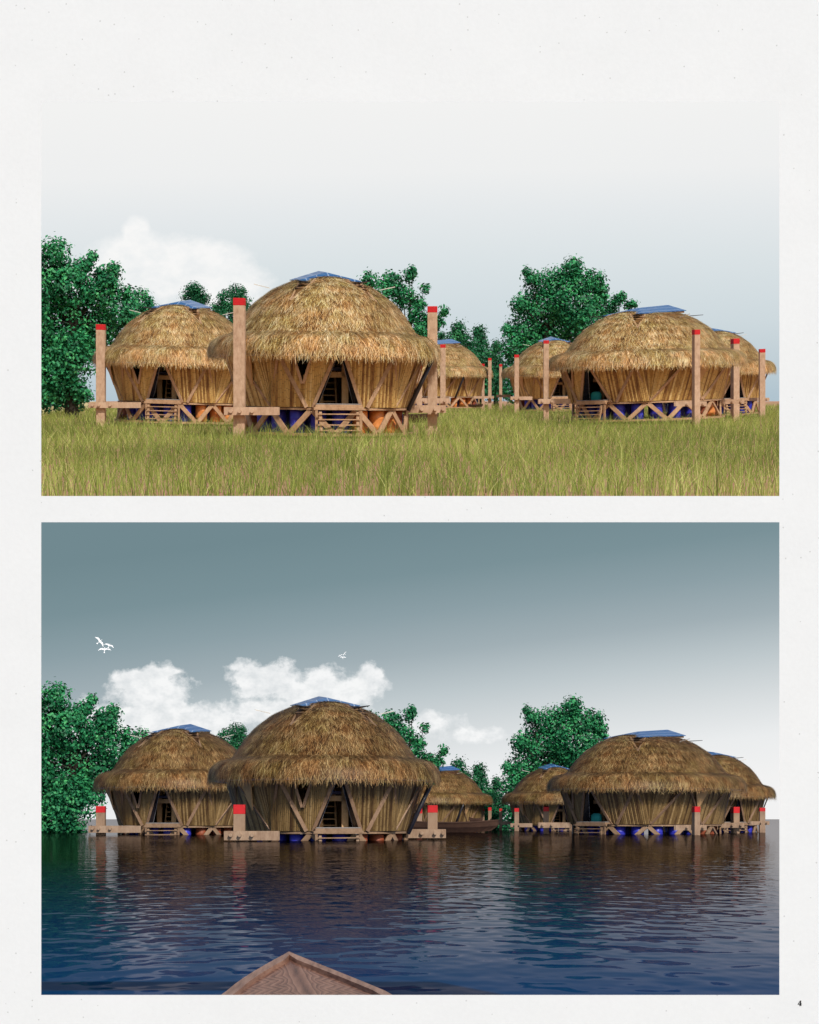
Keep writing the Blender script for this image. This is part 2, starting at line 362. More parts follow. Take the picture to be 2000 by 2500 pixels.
# meadow, sand, lake in the tilted frame
def up_sheet(name, xy, z, material):
    o = sheet(name, [(x, y, z) for x, y in xy], material); o.matrix_basis = UP.tilt.to_4x4(); return o
edge = [(-230, 56), (-150, 200), (-95, 300), (-70, 360), (-83, 493), (-112, 700), (-155, 950)]
up_sheet('meadow_ground', [(420, 66)] + [(-230, 66)] + edge[1:] + [(420, 950)], GZ, M['soil'])
o = sheet('meadow_bank', [(-230, 66, GZ - .55), (420, 66, GZ - .55), (420, 66, GZ), (-230, 66, GZ)], M['soil']); o.matrix_basis = UP.tilt.to_4x4()
up_sheet('sand_shore', [(-250, 69)] + [(x - 9 - y * .012, y + 4) for x, y in edge[1:]] + [(-60, 955), (-40, 300), (-200, 69)], GZ - .12, M['sand'])
up_sheet('lake_water', [(-520, 69), (-60, 69), (60, 1020), (-520, 1020)], GZ - .3, M['lake_water'])

# ------------------------------------------------------------------ white board with two openings
B0 = 2.45; BT = .012
def bx(x): return (x - 1000) / F * B0
def bz(y): return (HL - y) / F * B0
mb = MB()
X = [-700, 101, 1903, 2700]; Z = [3300, 2429, 1275, 1211, 249, -60]
X = [bx(v) for v in X]; Z = [bz(v) for v in Z]
Xb = [X[0], X[1] - .03, X[2] + .03, X[3]]; Zb = [Z[0], Z[1] - .03, Z[2] + .022, Z[3] - .022, Z[4] + .03, Z[5]]
vs = [(x, B0, z) for z in Z for x in X] + [(x, B0 + BT, z) for z in Zb for x in Xb]
fs = []
def vid(y, j, i): return y * 24 + j * 4 + i
hole = {(1, 1), (3, 1)}
for j in range(5):
    for i in range(3):
        if (j, i) in hole:
            q = [(j, i), (j, i + 1), (j + 1, i + 1), (j + 1, i)]
            for a in range(4):
                A, Bq = q[a], q[(a + 1) % 4]
                fs.append((vid(0, *Bq), vid(0, *A), vid(1, *A), vid(1, *Bq)))
            continue
        fs.append((vid(0, j, i), vid(0, j, i + 1), vid(0, j + 1, i + 1), vid(0, j + 1, i)))
        fs.append((vid(1, j, i), vid(1, j + 1, i), vid(1, j + 1, i + 1), vid(1, j, i + 1)))
mb.add(vs, fs)
board = mb.build('display_board', M['white_paper'])
tag(board, 'large white speckled paper board with two rectangular openings and a small black 4', 'board')
# page number 4 (serif figure)
P4 = [(.40, 0), (1.0, 0), (1.0, .06), (.86, .10), (.86, .25), (1.05, .25), (1.05, .37), (.86, .37), (.86, 1.0), (.70, 1.0), (0, .36), (0, .25), (.58, .25), (.58, .10), (.40, .06)]
mb = MB(); sx, sz = 8.4 / F * B0, 12.3 / F * B0; ox, oz = bx(1948.6), bz(2454.6)
def n4(p, y): return (ox + p[0] * sx, y, oz + p[1] * sz)
pieces = [[(.40, 0), (1.0, 0), (1.0, .05), (.40, .05)], [(.58, .05), (.86, .05), (.86, 1.0), (.58, .84)], [(0, .25), (.58, .25), (.58, .37), (0, .36)], [(.86, .25), (1.06, .25), (1.06, .37), (.86, .37)], [(0, .36), (.13, .36), (.70, 1.0), (.60, 1.0)]]
for pc in pieces: mb.hexa([n4(p, B0 - .0012) for p in pc], [n4(p, B0 - .0002) for p in pc])
mb.build('page_number', M['ink'], board)

# ------------------------------------------------------------------ the hut (metres, long axis Y, door towards -Y)
OFF = 1.1       # the plan is drawn out along Y
def pol(al, r, z=0.0):
    a = R(al); return Vector((r * math.sin(a), -(r + OFF) * math.cos(a), z))
ZD = 1.26; RB, RT, ZT = 3.42, 4.36, 3.75
PROF = [(.02, 7.08), (.8, 7.04), (1.4, 6.93), (2.28, 6.54), (3.08, 5.93), (3.52, 5.42), (3.80, 5.0), (3.98, 4.70), (4.14, 4.52), (4.42, 4.42), (4.76, 4.30), (5.0, 4.10), (5.10, 3.78)]
prof = np.array(PROF); seg = np.hypot(*np.diff(prof, axis=0).T); arc = np.concatenate([[0], np.cumsum(seg)]); AL = arc[-1]
VENTS = [(36, 2.3), (-36, 2.3), (144, 2.3), (-144, 2.3)]
def prof_at(s): return np.interp(s, arc, prof[:, 0]), np.interp(s, arc, prof[:, 1])
def vent_mask(r, th):
    keep = np.ones(len(r), bool)
    for al, rv in VENTS:
        da = (th - R(al - 90) + np.pi) % (2 * np.pi) - np.pi; t = da * (r + .5 * OFF); a = r - rv
        keep &= ~((np.abs(t) < .40 * (1 - (a + .45) / 1.25)) & (a > -.75) & (a < .75))
    return keep
def prof_ext(s):
    """profile radius and height at arc length s; past the rim it hangs straight down"""
    over = np.maximum(s - AL, 0); r, z = prof_at(np.minimum(s, AL)); return r + .04 * over, z - over
def strands(n, s0, s1, L0, L1, width, lift, droop, side, tmean, tvar, base_out, seed):
    g = np.random.default_rng(seed)
    ss = np.linspace(s0, s1, 400); w = prof_at(ss)[0] + .3; cdf = np.cumsum(w); cdf /= cdf[-1]
    s = np.interp(g.random(n), cdf, ss); ph = (s / .62) % 1.0
    th = g.random(n) * 2 * np.pi; c, si = np.cos(th), np.sin(th)
    L = g.uniform(L0, L1, n); k = g.normal(0, side, n); lf = g.uniform(.3, 1.0, n) * lift; dr = g.uniform(.3, 1.2, n) * droop
    keep = vent_mask(prof_at(s)[0], th)
    tt = tmean + g.normal(0, tvar, n) + (ph - .5) * .22
    tt = np.clip(tt + .10 * np.sin(th * 23 + s * 4 + 3 * np.sin(th * 7 + s)) - .06 * np.sin(s * 10.1 + 1.6 * np.sin(th * 5) + np.sin(th * 11)), 0, 1)
    V = []; wd = g.uniform(.7, 1.3, n) * width
    for j, u in enumerate((0, .33, .68, 1.0)):
        sj = s + L * u; r, z = prof_ext(sj); r2, z2 = prof_ext(sj + .03); tr, tz = r2 - r, z2 - z; ln = np.hypot(tr, tz) + 1e-9
        nr, nz = -tz / ln, tr / ln
        o = base_out + lf * L * (u - .35 * u * u)
        r = r + nr * o; z = z + nz * o - dr * L * u * u * .3
        Q = np.stack([r * c, (r + OFF) * si, z], 1)
        W = np.stack([-r * si, (r + OFF) * c, 0 * si], 1); W /= np.linalg.norm(W, axis=1, keepdims=True)
        Q += W * (k * L * u * (.5 + .5 * u))[:, None]
        ww = (wd * (1 - .75 * u * u))[:, None] * .5
        V += [Q - W * ww, Q + W * ww]
    V = np.stack(V, 1)[keep]; m = len(V)
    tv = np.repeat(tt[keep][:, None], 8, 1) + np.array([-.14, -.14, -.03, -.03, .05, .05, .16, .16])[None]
    o = (np.arange(m) * 8)[:, None]
    q = np.concatenate([o + np.array([[0, 1, 3, 2]]), o + np.array([[2, 3, 5, 4]]), o + np.array([[4, 5, 7, 6]])], 1).reshape(-1, 4)
    return V.reshape(-1, 3), q, np.clip(tv, 0, 1).ravel()
def thatch_roof(parent):
    n = 96; pr = PROF + [(5.0, 3.66), (4.7, 3.72), (4.3, 3.85), (4.1, 4.25), (3.6, 5.0), (2.6, 6.1), (.05, 6.85)]
    vs = []; q = []
    g = np.random.default_rng(3)
    for r, z in pr:
        for k_ in range(n):
            a = k_ * 2 * math.pi / n; vs.append((r * math.cos(a), (r + OFF) * math.sin(a), z))
    for j in range(len(pr) - 1):
        for k_ in range(n):
            a, b_ = j * n + k_, j * n + (k_ + 1) % n; q.append((a, a + n, b_ + n, b_))
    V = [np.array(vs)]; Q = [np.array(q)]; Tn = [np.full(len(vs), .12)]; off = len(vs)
    for args in ((80000, .3, AL - .85, .32, .66, .020, .26, .05, .34, .42, .29, .012, 21),
                 (21000, AL - 1.45, AL - .25, .34, .92, .020, .34, .1, .34, .50, .27, .03, 22),
                 (13000, AL - .45, AL, .15, .54, .022, .18, .1, .24, .42, .22, .02, 23)):
        v, qq, t = strands(*args); V.append(v); Q.append(qq + off); Tn.append(t); off += len(v)
    return np_mesh('thatch_roof', np.concatenate(V), np.concatenate(Q), np.concatenate(Tn), M['thatch'], parent)

DOORH = 13.0
def lean_dir(al):
    a = (al + 45) % 90 - 45; f = round((al - a) / 90) * 90
    if abs(a) > 38: f += math.copysign((abs(a) - 38) / 14 * 90, a)
    return Vector((math.sin(R(f)), -math.cos(R(f)), 0))
LEAN = .80
def wallp(al, z, off=0.0):
    u = (z - ZD) / (ZT + .25 - ZD); d = lean_dir(al); p = pol(al, RT + .12) - d * (LEAN * (1 - u)) + d * off; p.z = z; return p
YF = -(RT + .12 + OFF - LEAN)
def bamboo_wall(parent):
    mb = MB(); n = 300; zb = ZD + .03
    wp = wallp
    for i in range(n):
        al = -180 + 360 * (i + .5) / n; da = 360 / n * .53; t = random.random() ** .8
        z0, z1 = zb, ZT + .3; jz = random.uniform(-.01, .01)
        spans = [(z0, z1)]
        if abs(al) < DOORH:      # door triangle, apex on top
            h = zb + .14 + (ZT + .15 - zb) * (1 - abs(al) / DOORH); spans = [(zb, zb + .10), (h, z1)] if h < z1 - .05 else [(zb, zb + .1)]
        for wa in (-20.0,):     # small V window beside the door
            if abs(al - wa) < 6.0: spans = [(z0, 2.42 + 1.15 * abs(al - wa) / 6.0)]
        for a0, a1 in spans:
            rows = []
            for z in (a0, a1):
                e0 = wp(al - da, z); e1 = wp(al + da, z); out = lean_dir(al) * (.035 + jz * .5)
                rows.append([e0, (e0 * .72 + e1 * .28) + out * .8, (e0 + e1) / 2 + out, (e0 * .28 + e1 * .72) + out * .8, e1])
            mb.add(rows[0] + rows[1], [(j, j + 1, j + 6, j + 5) for j in range(4)], t)
    return mb.build('bamboo_wall', M['bamboo'], parent, smooth=True)

def make_hut():
    h = thing('thatched_hut', 'x', 'hut')
    thatch_roof(h); bamboo_wall(h)
    # base ring, braces, barrels, deck
    MB().lathe([(3.6, .03), (4.0, .03), (4.0, .15), (3.6, .15), (3.6, .03)], 64, OFF, close=False).build('base_ring', M['beam_wood'], h)
    mb = MB(); mb.lathe([(3.80, ZD - .09), (3.80, ZD), ], 64, OFF); mb.build('deck', M['beam_wood'], h)
    nb = 12
    for i in range(nb):
        a0 = -2 + 360 / nb * i
        for sgn in (-1, 1):
            p = pol(a0 + sgn * .9, 3.85, .14); q = pol(a0 + sgn * (180 / nb - .7), 3.72, ZD - .11)
            out = Vector((p.x, p.y, 0)).normalized()
            MB().bar(p, q, .24, .10, out).build('brace', M['beam_wood'], h, bevel=.012)
    for i in range(22):
        al = 360 / 22 * i + 3; a = (al + 180) % 360 - 180
        mt = M['blue_barrel']
        c = pol(al, 3.22)
        pr = [(.30, .1), (.34, .13), (.34, .40), (.35, .43), (.34, .46), (.34, .78), (.35, .81), (.34, .84), (.34, 1.12), (.30, 1.15)]
        MB().lathe(pr, 18).move(Matrix.Translation(c)).build('barrel', mt, h, smooth=True)['bearing'] = float(a)
    for i in range(9):
        c = pol(40 * i + 17, 1.95)
        MB().lathe([(.27, .1), (.30, .14), (.30, 1.1), (.27, 1.15)], 12).move(Matrix.Translation(c)).build('barrel', M['blue_barrel'], h, smooth=True)
    # struts outside the wall
    tops = [45 * k_ for k_ in range(8)]
    def strut(a0, a1, w=.2, z0=ZD + .02, z1=ZT + .08, nm='strut', o0=.12, o1=.14):
        p, q = wallp(a0, z0, o0), wallp(a1, z1, o1); out = lean_dir((a0 + a1) / 2)
        return MB().bar(p, q, w, .075, out).build(nm, M['strut_wood'], h, bevel=.008)
    for sg in (-1, 1):
        strut(sg * 13.5, sg * 1.2, .15, nm='door_post')
        for b_, t_ in ((17, 36), (48, 66), (89, 110), (132, 113), (163, 146)): strut(sg * b_, sg * t_, .17, o1=.3 if b_ == 48 else .14)
        for b_, t_ in ((47, 34), (88, 68), (133, 147)): strut(sg * b_, sg * t_, .11)
    strut(-20.0, -26.5, .12, 2.32, ZT + .05, 'window_frame'); strut(-19.2, -14.0, .12, 2.32, ZT + .05, 'window_frame')
    # closed tan window panel
    def wpt(al, z, off=.1): return wallp(al, z, off)
    for al in (80, -58):
        tri = [wpt(al - 7, ZT + .05, .16), wpt(al, 2.2, .16), wpt(al + 7, ZT + .05, .16)]; out = wpt(al, 3, 1) - wpt(al, 3, 0); out = out.normalized() * .05
        MB().add(tri + [p + out for p in tri], [(0, 1, 2), (5, 4, 3), (0, 3, 4, 1), (1, 4, 5, 2), (2, 5, 3, 0)]).build('window_panel', M['tan_panel'], h)
    # door: two dark leaves folded in, pale edges, sill with mat
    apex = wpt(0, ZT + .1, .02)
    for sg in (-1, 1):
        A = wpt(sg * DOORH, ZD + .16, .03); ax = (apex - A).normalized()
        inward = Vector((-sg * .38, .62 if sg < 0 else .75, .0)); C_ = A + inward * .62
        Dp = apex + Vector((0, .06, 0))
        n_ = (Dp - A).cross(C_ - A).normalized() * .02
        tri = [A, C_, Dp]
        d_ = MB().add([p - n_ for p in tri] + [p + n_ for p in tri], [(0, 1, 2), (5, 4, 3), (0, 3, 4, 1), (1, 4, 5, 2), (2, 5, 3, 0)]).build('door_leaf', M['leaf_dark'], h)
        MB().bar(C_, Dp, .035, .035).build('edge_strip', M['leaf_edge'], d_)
    sill = MB().box((0, YF - .12, ZD + .09), (2.0, .75, .12)).build('door_sill', M['beam_wood'], h, bevel=.015)
    MB().box((0, YF - .12, ZD + .175), (1.9, .66, .045)).build('mat', M['grey_mat'], sill, bevel=.015)
    MB().box((0, YF - .46, ZD - .02), (2.15, .09, .13)).build('step_beam', M['beam_wood'], h, bevel=.01)
    # ladder
    def ladder(name):
        e_ = bpy.data.objects.new(name, None); COL.objects.link(e_); e_.parent = h; return e_
    lad = ladder('ladder')
    for sg in (-1, 1):
        MB().bar((sg * .80, YF - .55, 1.10), (sg * .78, YF - .78, -.05), .13, .07, (0, 1, 0)).build('rail', M['beam_wood'], lad, bevel=.01)
        MB().bar((sg * .95, YF - .46, 1.16), (sg * .95, YF - .48, -.05), .12, .07, (0, 1, 0)).build('rail', M['beam_wood'], lad, bevel=.01)
    for j in range(5):
        z = 1.0 - j * .235; y = YF - .60 - (1.1 - z) * .2
        MB().bar((-.93 + .02 * (j % 2), y - .05, z), (.93 - .02 * (j % 2), y - .05, z + .01), .05, .05).build('rung', M['beam_wood'], lad)
    # interior
    for x, y in ((.42, YF + .75), (-.62, YF + 1.5), (.9, 1.2), (-.9, 1.3), (-1.9, -1.6), (1.9, -.6)):
        MB().box((x, y, 2.5), (.28, .22, 2.45)).build('inner_post', M['interior_wood'], h)
    MB().box((-.05, YF + .72, 2.72), (1.2, .16, .24)).build('inner_beam', M['interior_wood'], h)
    MB().box((0, .6, 3.2), (4.2, 3.4, .08)).build('loft_floor', M['interior_wood'], h)
    MB().box((-.1, YF + 1.2, 2.98), (1.1, .5, .16)).build('bedding', M['loft_blue'], h, bevel=.05)
    il = ladder('inner_ladder')
    for sg in (-1, 1): MB().bar((-.1 + sg * .3, YF + 1.9, ZD), (-.1 + sg * .3, YF + 2.6, 3.2), .08, .08).build('rail', M['interior_wood'], il)
    for j in range(6): MB().box((-.1, YF + 1.9 + .7 * (j + 1) / 7, ZD + 1.94 * (j + 1) / 7), (.6, .06, .05)).build('rung', M['interior_wood'], il)
    mb = MB()
    for k_ in range(60):
        a = 60 + 240 * k_ / 60; mb.add([pol(a, 2.75, ZD + .02), pol(a + 4, 2.75, ZD + .02), pol(a + 4, 3.8, 3.7), pol(a, 3.8, 3.7)], [(0, 1, 2, 3)], random.random())
    mb.build('inner_lining', M['bamboo'], h)
    # gutter and downpipe
    n = 72; mb = MB()
    for k_ in range(n):
        a, b_ = 360 / n * k_, 360 / n * (k_ + 1)
        mb.tube(pol(a, 4.86, 3.56), pol(b_, 4.86, 3.56), .065, n=8, cap=False)
    mb.build('gutter', M['gutter_grey'], h, smooth=True)
    MB().tube(pol(71, 4.9, 3.55), pol(66, 3.85, 1.15), .10, n=14).build('downpipe', M['pipe_dark'], h, smooth=True)
    # solar roof: hip to the front, gable behind
    e0, e1, ex, rz0, rz1, ez, eb = -2.3, 1.9, 1.34, 7.34, 7.58, 6.90, 7.14
    mb = MB(); top = [(-ex, e0, ez), (ex, e0, ez), (ex, e1, eb), (-ex, e1, eb), (0, -.9, rz0), (0, e1 + .1, rz1)]
    bot = [(x, y, z - .035) for x, y, z in top]
    fs = [(0, 1, 4), (1, 2, 5, 4), (3, 0, 4, 5)]
    mb.add(top + bot, fs + [tuple(i + 6 for i in reversed(f)) for f in fs] + [(1, 0, 6, 7), (2, 1, 7, 8), (0, 3, 9, 6), (3, 5, 11, 9), (5, 2, 8, 11)])
    sr = mb.build('solar_roof', M['solar_blue'], h)
    mb = MB()
    c4 = [(-ex + .1, e0 + .1, ez - .1), (ex - .1, e0 + .1, ez - .1), (ex - .1, e1 - .1, eb - .1), (-ex + .1, e1 - .1, eb - .1)]
    for a_ in range(4): mb.bar(c4[a_], c4[(a_ + 1) % 4], .06, .12)
    mb.add([(-ex + .15, e1 - .03, eb - .05), (ex - .15, e1 - .03, eb - .05), (0, e1 - .03, rz1 - .08)], [(0, 1, 2)])
    mb.build('roof_frame', M['beam_wood'], sr)
    # vents with propped flaps
    for al, r in VENTS:
        rad = (pol(al, 3) - pol(al, 2)).normalized()
        def sp_(a, t, up_):
            rr = r + a; p = pol(al + math.degrees(t / (rr + .5 * OFF)), rr); p.z = float(np.interp(rr, prof[:, 0], prof[:, 1])) + up_; return p
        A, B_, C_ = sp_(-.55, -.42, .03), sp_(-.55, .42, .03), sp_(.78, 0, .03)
        v = MB().add([A, B_, C_], [(0, 1, 2)]).build('roof_vent_shade', M['leaf_dark'], h)  # flat dark triangle: shade of the open vent put into the colour
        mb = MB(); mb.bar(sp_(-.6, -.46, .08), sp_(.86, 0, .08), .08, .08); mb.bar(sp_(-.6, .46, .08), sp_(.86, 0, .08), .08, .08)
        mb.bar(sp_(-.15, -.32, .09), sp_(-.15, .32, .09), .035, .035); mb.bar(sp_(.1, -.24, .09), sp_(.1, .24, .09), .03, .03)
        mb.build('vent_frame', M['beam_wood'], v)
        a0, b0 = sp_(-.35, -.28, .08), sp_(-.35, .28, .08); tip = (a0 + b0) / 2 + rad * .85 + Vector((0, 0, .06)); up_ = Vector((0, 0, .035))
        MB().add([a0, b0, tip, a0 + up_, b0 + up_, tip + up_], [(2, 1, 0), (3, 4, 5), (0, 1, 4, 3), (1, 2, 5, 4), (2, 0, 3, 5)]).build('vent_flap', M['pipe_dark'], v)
    # side rods propping the lower vents
    for sg in (-1, 1):
        MB().bar((sg * 2.45, -.3, 6.62), (sg * 3.15, -.35, 6.78), .035, .035).build('prop_rod', M['pale_rod'], h)
    return h

# huts: page x of the centre, deck y and top y (upper picture), yaw, labels
HUTS = [
    dict(x=791, deck=994, top=659, yaw=9.5, c=1.0, dl=-1, nm='front'),
    dict(x=447, deck=982, top=730, yaw=-6, c=1.0, dl=-2, nm='left'),
    dict(x=1580, deck=979, top=745, yaw=-43, c=1.14, dl=-2, nm='right'),
    dict(x=1733, deck=978, top=797, yaw=14, c=1.0, dl=-2, nm='farright'),
    dict(x=1352, deck=971.7, top=820.7, yaw=4, c=1.0, dl=6, nm='backright'),
    dict(x=1075, deck=968.5, top=827, yaw=-38, c=1.0, dl=6, nm='back'),
]
HLAB = {
    'front': ('largest thatched bamboo hut on blue barrels standing on the dry green meadow', 'largest thatched bamboo hut floating low in the dark flood water'),
    'left': ('thatched bamboo hut on the meadow beside the big left tree, blue peaked roof cap', 'thatched bamboo hut afloat beside the big left tree, behind the largest floating hut'),
    'right': ('wide thatched hut on the meadow with teal cushion in its doorway', 'wide floating thatched hut with teal cushion in its doorway above the water'),
    'farright': ('thatched hut on the meadow half hidden behind the wide hut with teal cushion', 'floating thatched hut half hidden behind the wide floating hut with teal cushion'),
    'backright': ('small distant thatched hut on the grass in front of the big round tree', 'small distant thatched hut afloat in front of the big round tree'),
    'back': ('small distant thatched hut on the grass behind the largest meadow hut', 'small distant thatched hut afloat behind the long dark canoe'),
}
def g_of(r, q=.4): return r if r <= 1.33 else 1.33 + (r - 1.33) * q
def up_depth(r): return 171.0 * r
hut0 = make_hut()
SWAP = {'thatch': M['shaded_thatch'], 'bamboo': M['shaded_bamboo'], 'beam_wood': M['shaded_beam'], 'strut_wood': M['shaded_strut'], 'post_wood': M['shaded_post']}  # lower huts take darkened copies in place of dimmer light
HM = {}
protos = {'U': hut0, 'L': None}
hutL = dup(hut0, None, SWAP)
for i, d in enumerate(HUTS):
    r = 335.0 / (d['deck'] - d['top']); d['r'] = r
    for w in ('U', 'L'):
        src = hut0 if w == 'U' else hutL
        o = src if i == 0 else dup(src)
        if w == 'U':
            dep = up_depth(r); p = UP.at(d['x'], d['deck'], dep); B_ = UP.basis(p); k = (d['deck'] - d['top']) / 335.0 * p.y / (F / 54.0)
        else:
            dep = LD * g_of(r); p = LO.at(d['x'], d['deck'] + DY + d['dl'], dep); B_ = LO.basis(p); k = (d['deck'] - d['top']) / 335.0 * p.y / (F / 54.0)
        up_v = B_ @ Vector((0, 0, 1))
        kz = .955 if w == 'U' else .985
        HM[(w, d['nm'])] = (o, setM(o, p - up_v * (ZD * k * kz), B_, k * d['c'], R(d['yaw']), kz / d['c']), k, B_, dep)
        tag(o, HLAB[d['nm']][0 if w == 'U' else 1], 'hut', 'thatched huts on the meadow' if w == 'U' else 'thatched huts afloat on the flood')

for (w, nm), (o, MW, k, B_, dep) in HM.items():
    yaw = [d for d in HUTS if d['nm'] == nm][0]['yaw']; j = 0
    for ch in sorted([c for c in o.children if 'bearing' in c], key=lambda c: c['bearing']):
        a = (ch['bearing'] + yaw + 180) % 360 - 180; col = None
        if nm in ('right', 'farright'):
            if 52 < a < 130: col = 'orange_barrel' if j % 2 else 'rust_or_shaded_barrel'; j += 1
        elif 28 < a < 47: col = 'orange_barrel'
        elif 47 < a < 85 or -95 < a < -60: col = 'rust_or_shaded_barrel' if j % 2 else 'orange_barrel'; j += 1
        if col == 'orange_barrel' and w == 'L': col = 'rust_or_shaded_barrel'  # darker barrel colour stands in for dimmer light over the flood
        if col: ch.material_slots[0].link = 'OBJECT'; ch.material_slots[0].material = M[col]
    if nm in ('right', 'farright'):
        for ch in list(o.children):
            if ch.name.startswith('downpipe'): bpy.data.objects.remove(ch)
# clamp beams tying the huts to the posts: x0, x1, y0, y1, pegs (page), depth offset in hut metres
BEAMS = [
    ('front', 547, 680, 994, 1013.5, (564, 586, 616), -6.5), ('front', 942, 1089, 989.5, 1008, (1030, 1063, 1082), -.7),
    ('left', 216, 344, 982, 996, (227, 242, 270), -4.7), ('left', 540, 640, 981, 994, (), -1.5),
    ('right', 1315.5, 1393, 974, 986, (1325, 1347.7), -3.2), ('right', 1649.5, 1726, 980, 992, (1678, 1703, 1717), -9.5),
    ('right', 1757, 1817, 975, 986, (1788, 1809), 2.0), ('farright', 1834, 1879, 971, 979, (1858, 1872), -12.0),
    ('backright', 1247, 1300, 968, 976.5, (1256, 1268), -8.0), ('backright', 1213, 1247, 963.5, 970, (1220,), 2.0),
    ('back', 1157, 1206, 967, 973, (1180, 1197), -2.9), ('back', 1016, 1099, 972, 985, (1024, 1035, 1086), -8.2),
]
for nm, x0, x1, y0, y1, pegs, off in BEAMS:
    for w, W_ in (('U', UP), ('L', LO)):
        o, MW, k, B_, dep = HM[(w, nm)]; inv = MW.inverted(); dl = [d for d in HUTS if d['nm'] == nm][0]['dl']
        sh = DY + dl if w == 'L' else 0.0; d_ = dep + off * k
        y1b = y1 if w == 'U' else y1 + (3 if nm in ('front', 'left') else 1)
        q = [W_.at(x, y + sh, d_) for x, y in ((x0, y1b), (x1, y1b), (x1, y0), (x0, y0))]
        fw = B_ @ Vector((0, 1, 0)) * (.16 * k)
        mb = MB(); mb.hexa([inv @ v for v in q], [inv @ (v + fw) for v in q])
        q2 = [v + fw * 3.6 for v in q]; mb.hexa([inv @ v for v in q2], [inv @ (v + fw) for v in q2])
        pw = M['post_wood' if w == 'U' else 'shaded_post']; bo = mb.build('clamp_beam', pw, o)
        for px in pegs:
            c = W_.at(px, (y0 + y1) / 2 + sh, d_); h_ = (y1 - y0) * .24 / (x1 - x0) * (q[1] - q[0]).length
            MB().tube(inv @ (c - fw * 1.1), inv @ (c + fw * 5.4), h_ / k, n=14).build('peg', pw, bo)

# ------------------------------------------------------------------ mooring posts
POSTS = [
    (236, 257.5, 792, 1968, 16, 1.28, 'slender red capped post left of the hut beside the left tree'),
    (571, 599, 728, 1964.5, 23, .93, 'stoutest red capped post at the left corner of the largest hut'),
    (1044, 1068, 748, 1966, 18, 1.0, 'red capped post at the right corner of the largest hut'),
    (1075, 1088, 841, 1971, 9, 2.28, "thin post just right of the largest hut's corner post"),
    (1018, 1031, 893, 1970, 16, 2.2, "post half hidden behind the largest hut's right side"),
    (1192, 1200, 874, 1971, 8, 2.34, "taller of two thin posts right of the back hut"),
    (1176, 1183, 888, 1974, 6, 2.45, "shorter of two thin posts right of the back hut"),
    (1219, 1226, 889, 1974, 6, 2.35, 'thinnest red capped post left of the round tree hut'),
    (1256, 1267, 866, 1973, 9, 2.13, 'red capped post before the left wall of the round tree hut'),
    (1327, 1340, 831, 1970, 11, 1.40, 'red capped post left of the wide hut with teal cushion'),
    (1690, 1709, 805, 1969, 14, 1.26, 'thick red capped post before the right wall of the wide hut'),
    (1784.5, 1805, 826.6, 1970, 15, 1.52, "second red capped post from the right edge"),
    (1853.7, 1867.6, 852, 1972, 9, 1.70, 'rightmost red capped post beside the farthest right hut'),
]
def make_post(x0, x1, y, capN, W_, dep, base):
    p = W_.at((x0 + x1) / 2, y, dep); B_ = W_.basis(p); m_ = p.y / F
    w = (x1 - x0) * m_; cap = capN * m_
    up_v = B_ @ Vector((0, 0, 1)); lz = W_.local(p).z - base
    o = thing('mooring_post', 'x', 'post')
    rz = random.uniform(-.03, .03)
    if 1680 < x0 < 1810: rz, w = .33, w * .80
    L = lz * 1.02 + (.6 if W_ is UP else .5)
    setM(o, p - up_v * L, B_, 1.0, rz)
    MB().box((0, 0, (L - cap) / 2), (w, w, L - cap)).build('shaft', M['post_wood' if W_ is UP else 'shaded_post'], o, bevel=w * .03)
    MB().box((0, 0, L - cap / 2), (w * 1.02, w * 1.02, cap)).build('cap', M['red_paint'], o, bevel=w * .03)
    return o
for x0, x1, yu, yl, cl, r, lab in POSTS:
    o = make_post(x0, x1, yu, max(6.0, (x1 - x0) * .62), UP, up_depth(r), GZ)
    tag(o, 'tall ' + lab + ' on the meadow', 'post', 'red capped mooring posts on the meadow')
    o = make_post(x0, x1, yl, cl, LO, LD * g_of(r), WZ)
    tag(o, 'short ' + lab + ' in the flood', 'post', 'red capped mooring posts standing in the flood')

# ------------------------------------------------------------------ cushions in the doorway of the wide hut
for w in ('U', 'L'):
    o, MW, k, B_, dep = HM[(w, 'right')]
    for nm, c, s_, mt, lab in (('cushion', (-.30, YF + .45, ZD + .40), (.36, .16, .34), 'teal_cloth', 'teal cushion leaning in the doorway of the wide hut'),
                               ('bolster', (.36, YF + 1.2, ZD + .95), (.42, .22, .2), 'tan_cloth', 'tan bolster seen through the doorway of the wide hut')):
        mb = MB(); n = 14; vs = []; fs = []
        for a in range(9):
            f_ = -math.pi / 2 + math.pi * a / 8
            for b_ in range(n):
                t_ = b_ * 2 * math.pi / n; e_ = lambda v: math.copysign(abs(v) ** .6, v)
                vs.append(Vector((s_[0] * e_(math.cos(f_) * math.cos(t_)), s_[1] * math.cos(f_) * math.sin(t_), s_[2] * e_(math.sin(f_)))))
        for a in range(8):
            for b_ in range(n): fs.append((a * n + b_, a * n + (b_ + 1) % n, (a + 1) * n + (b_ + 1) % n, (a + 1) * n + b_))
        mb.add(vs, fs); c_ = mb.build(nm, M[mt], None, smooth=True)
        c_.matrix_basis = MW @ Matrix.Translation(c)
        tag(c_, lab + (' on the meadow' if w == 'U' else ' above the flood'), nm)

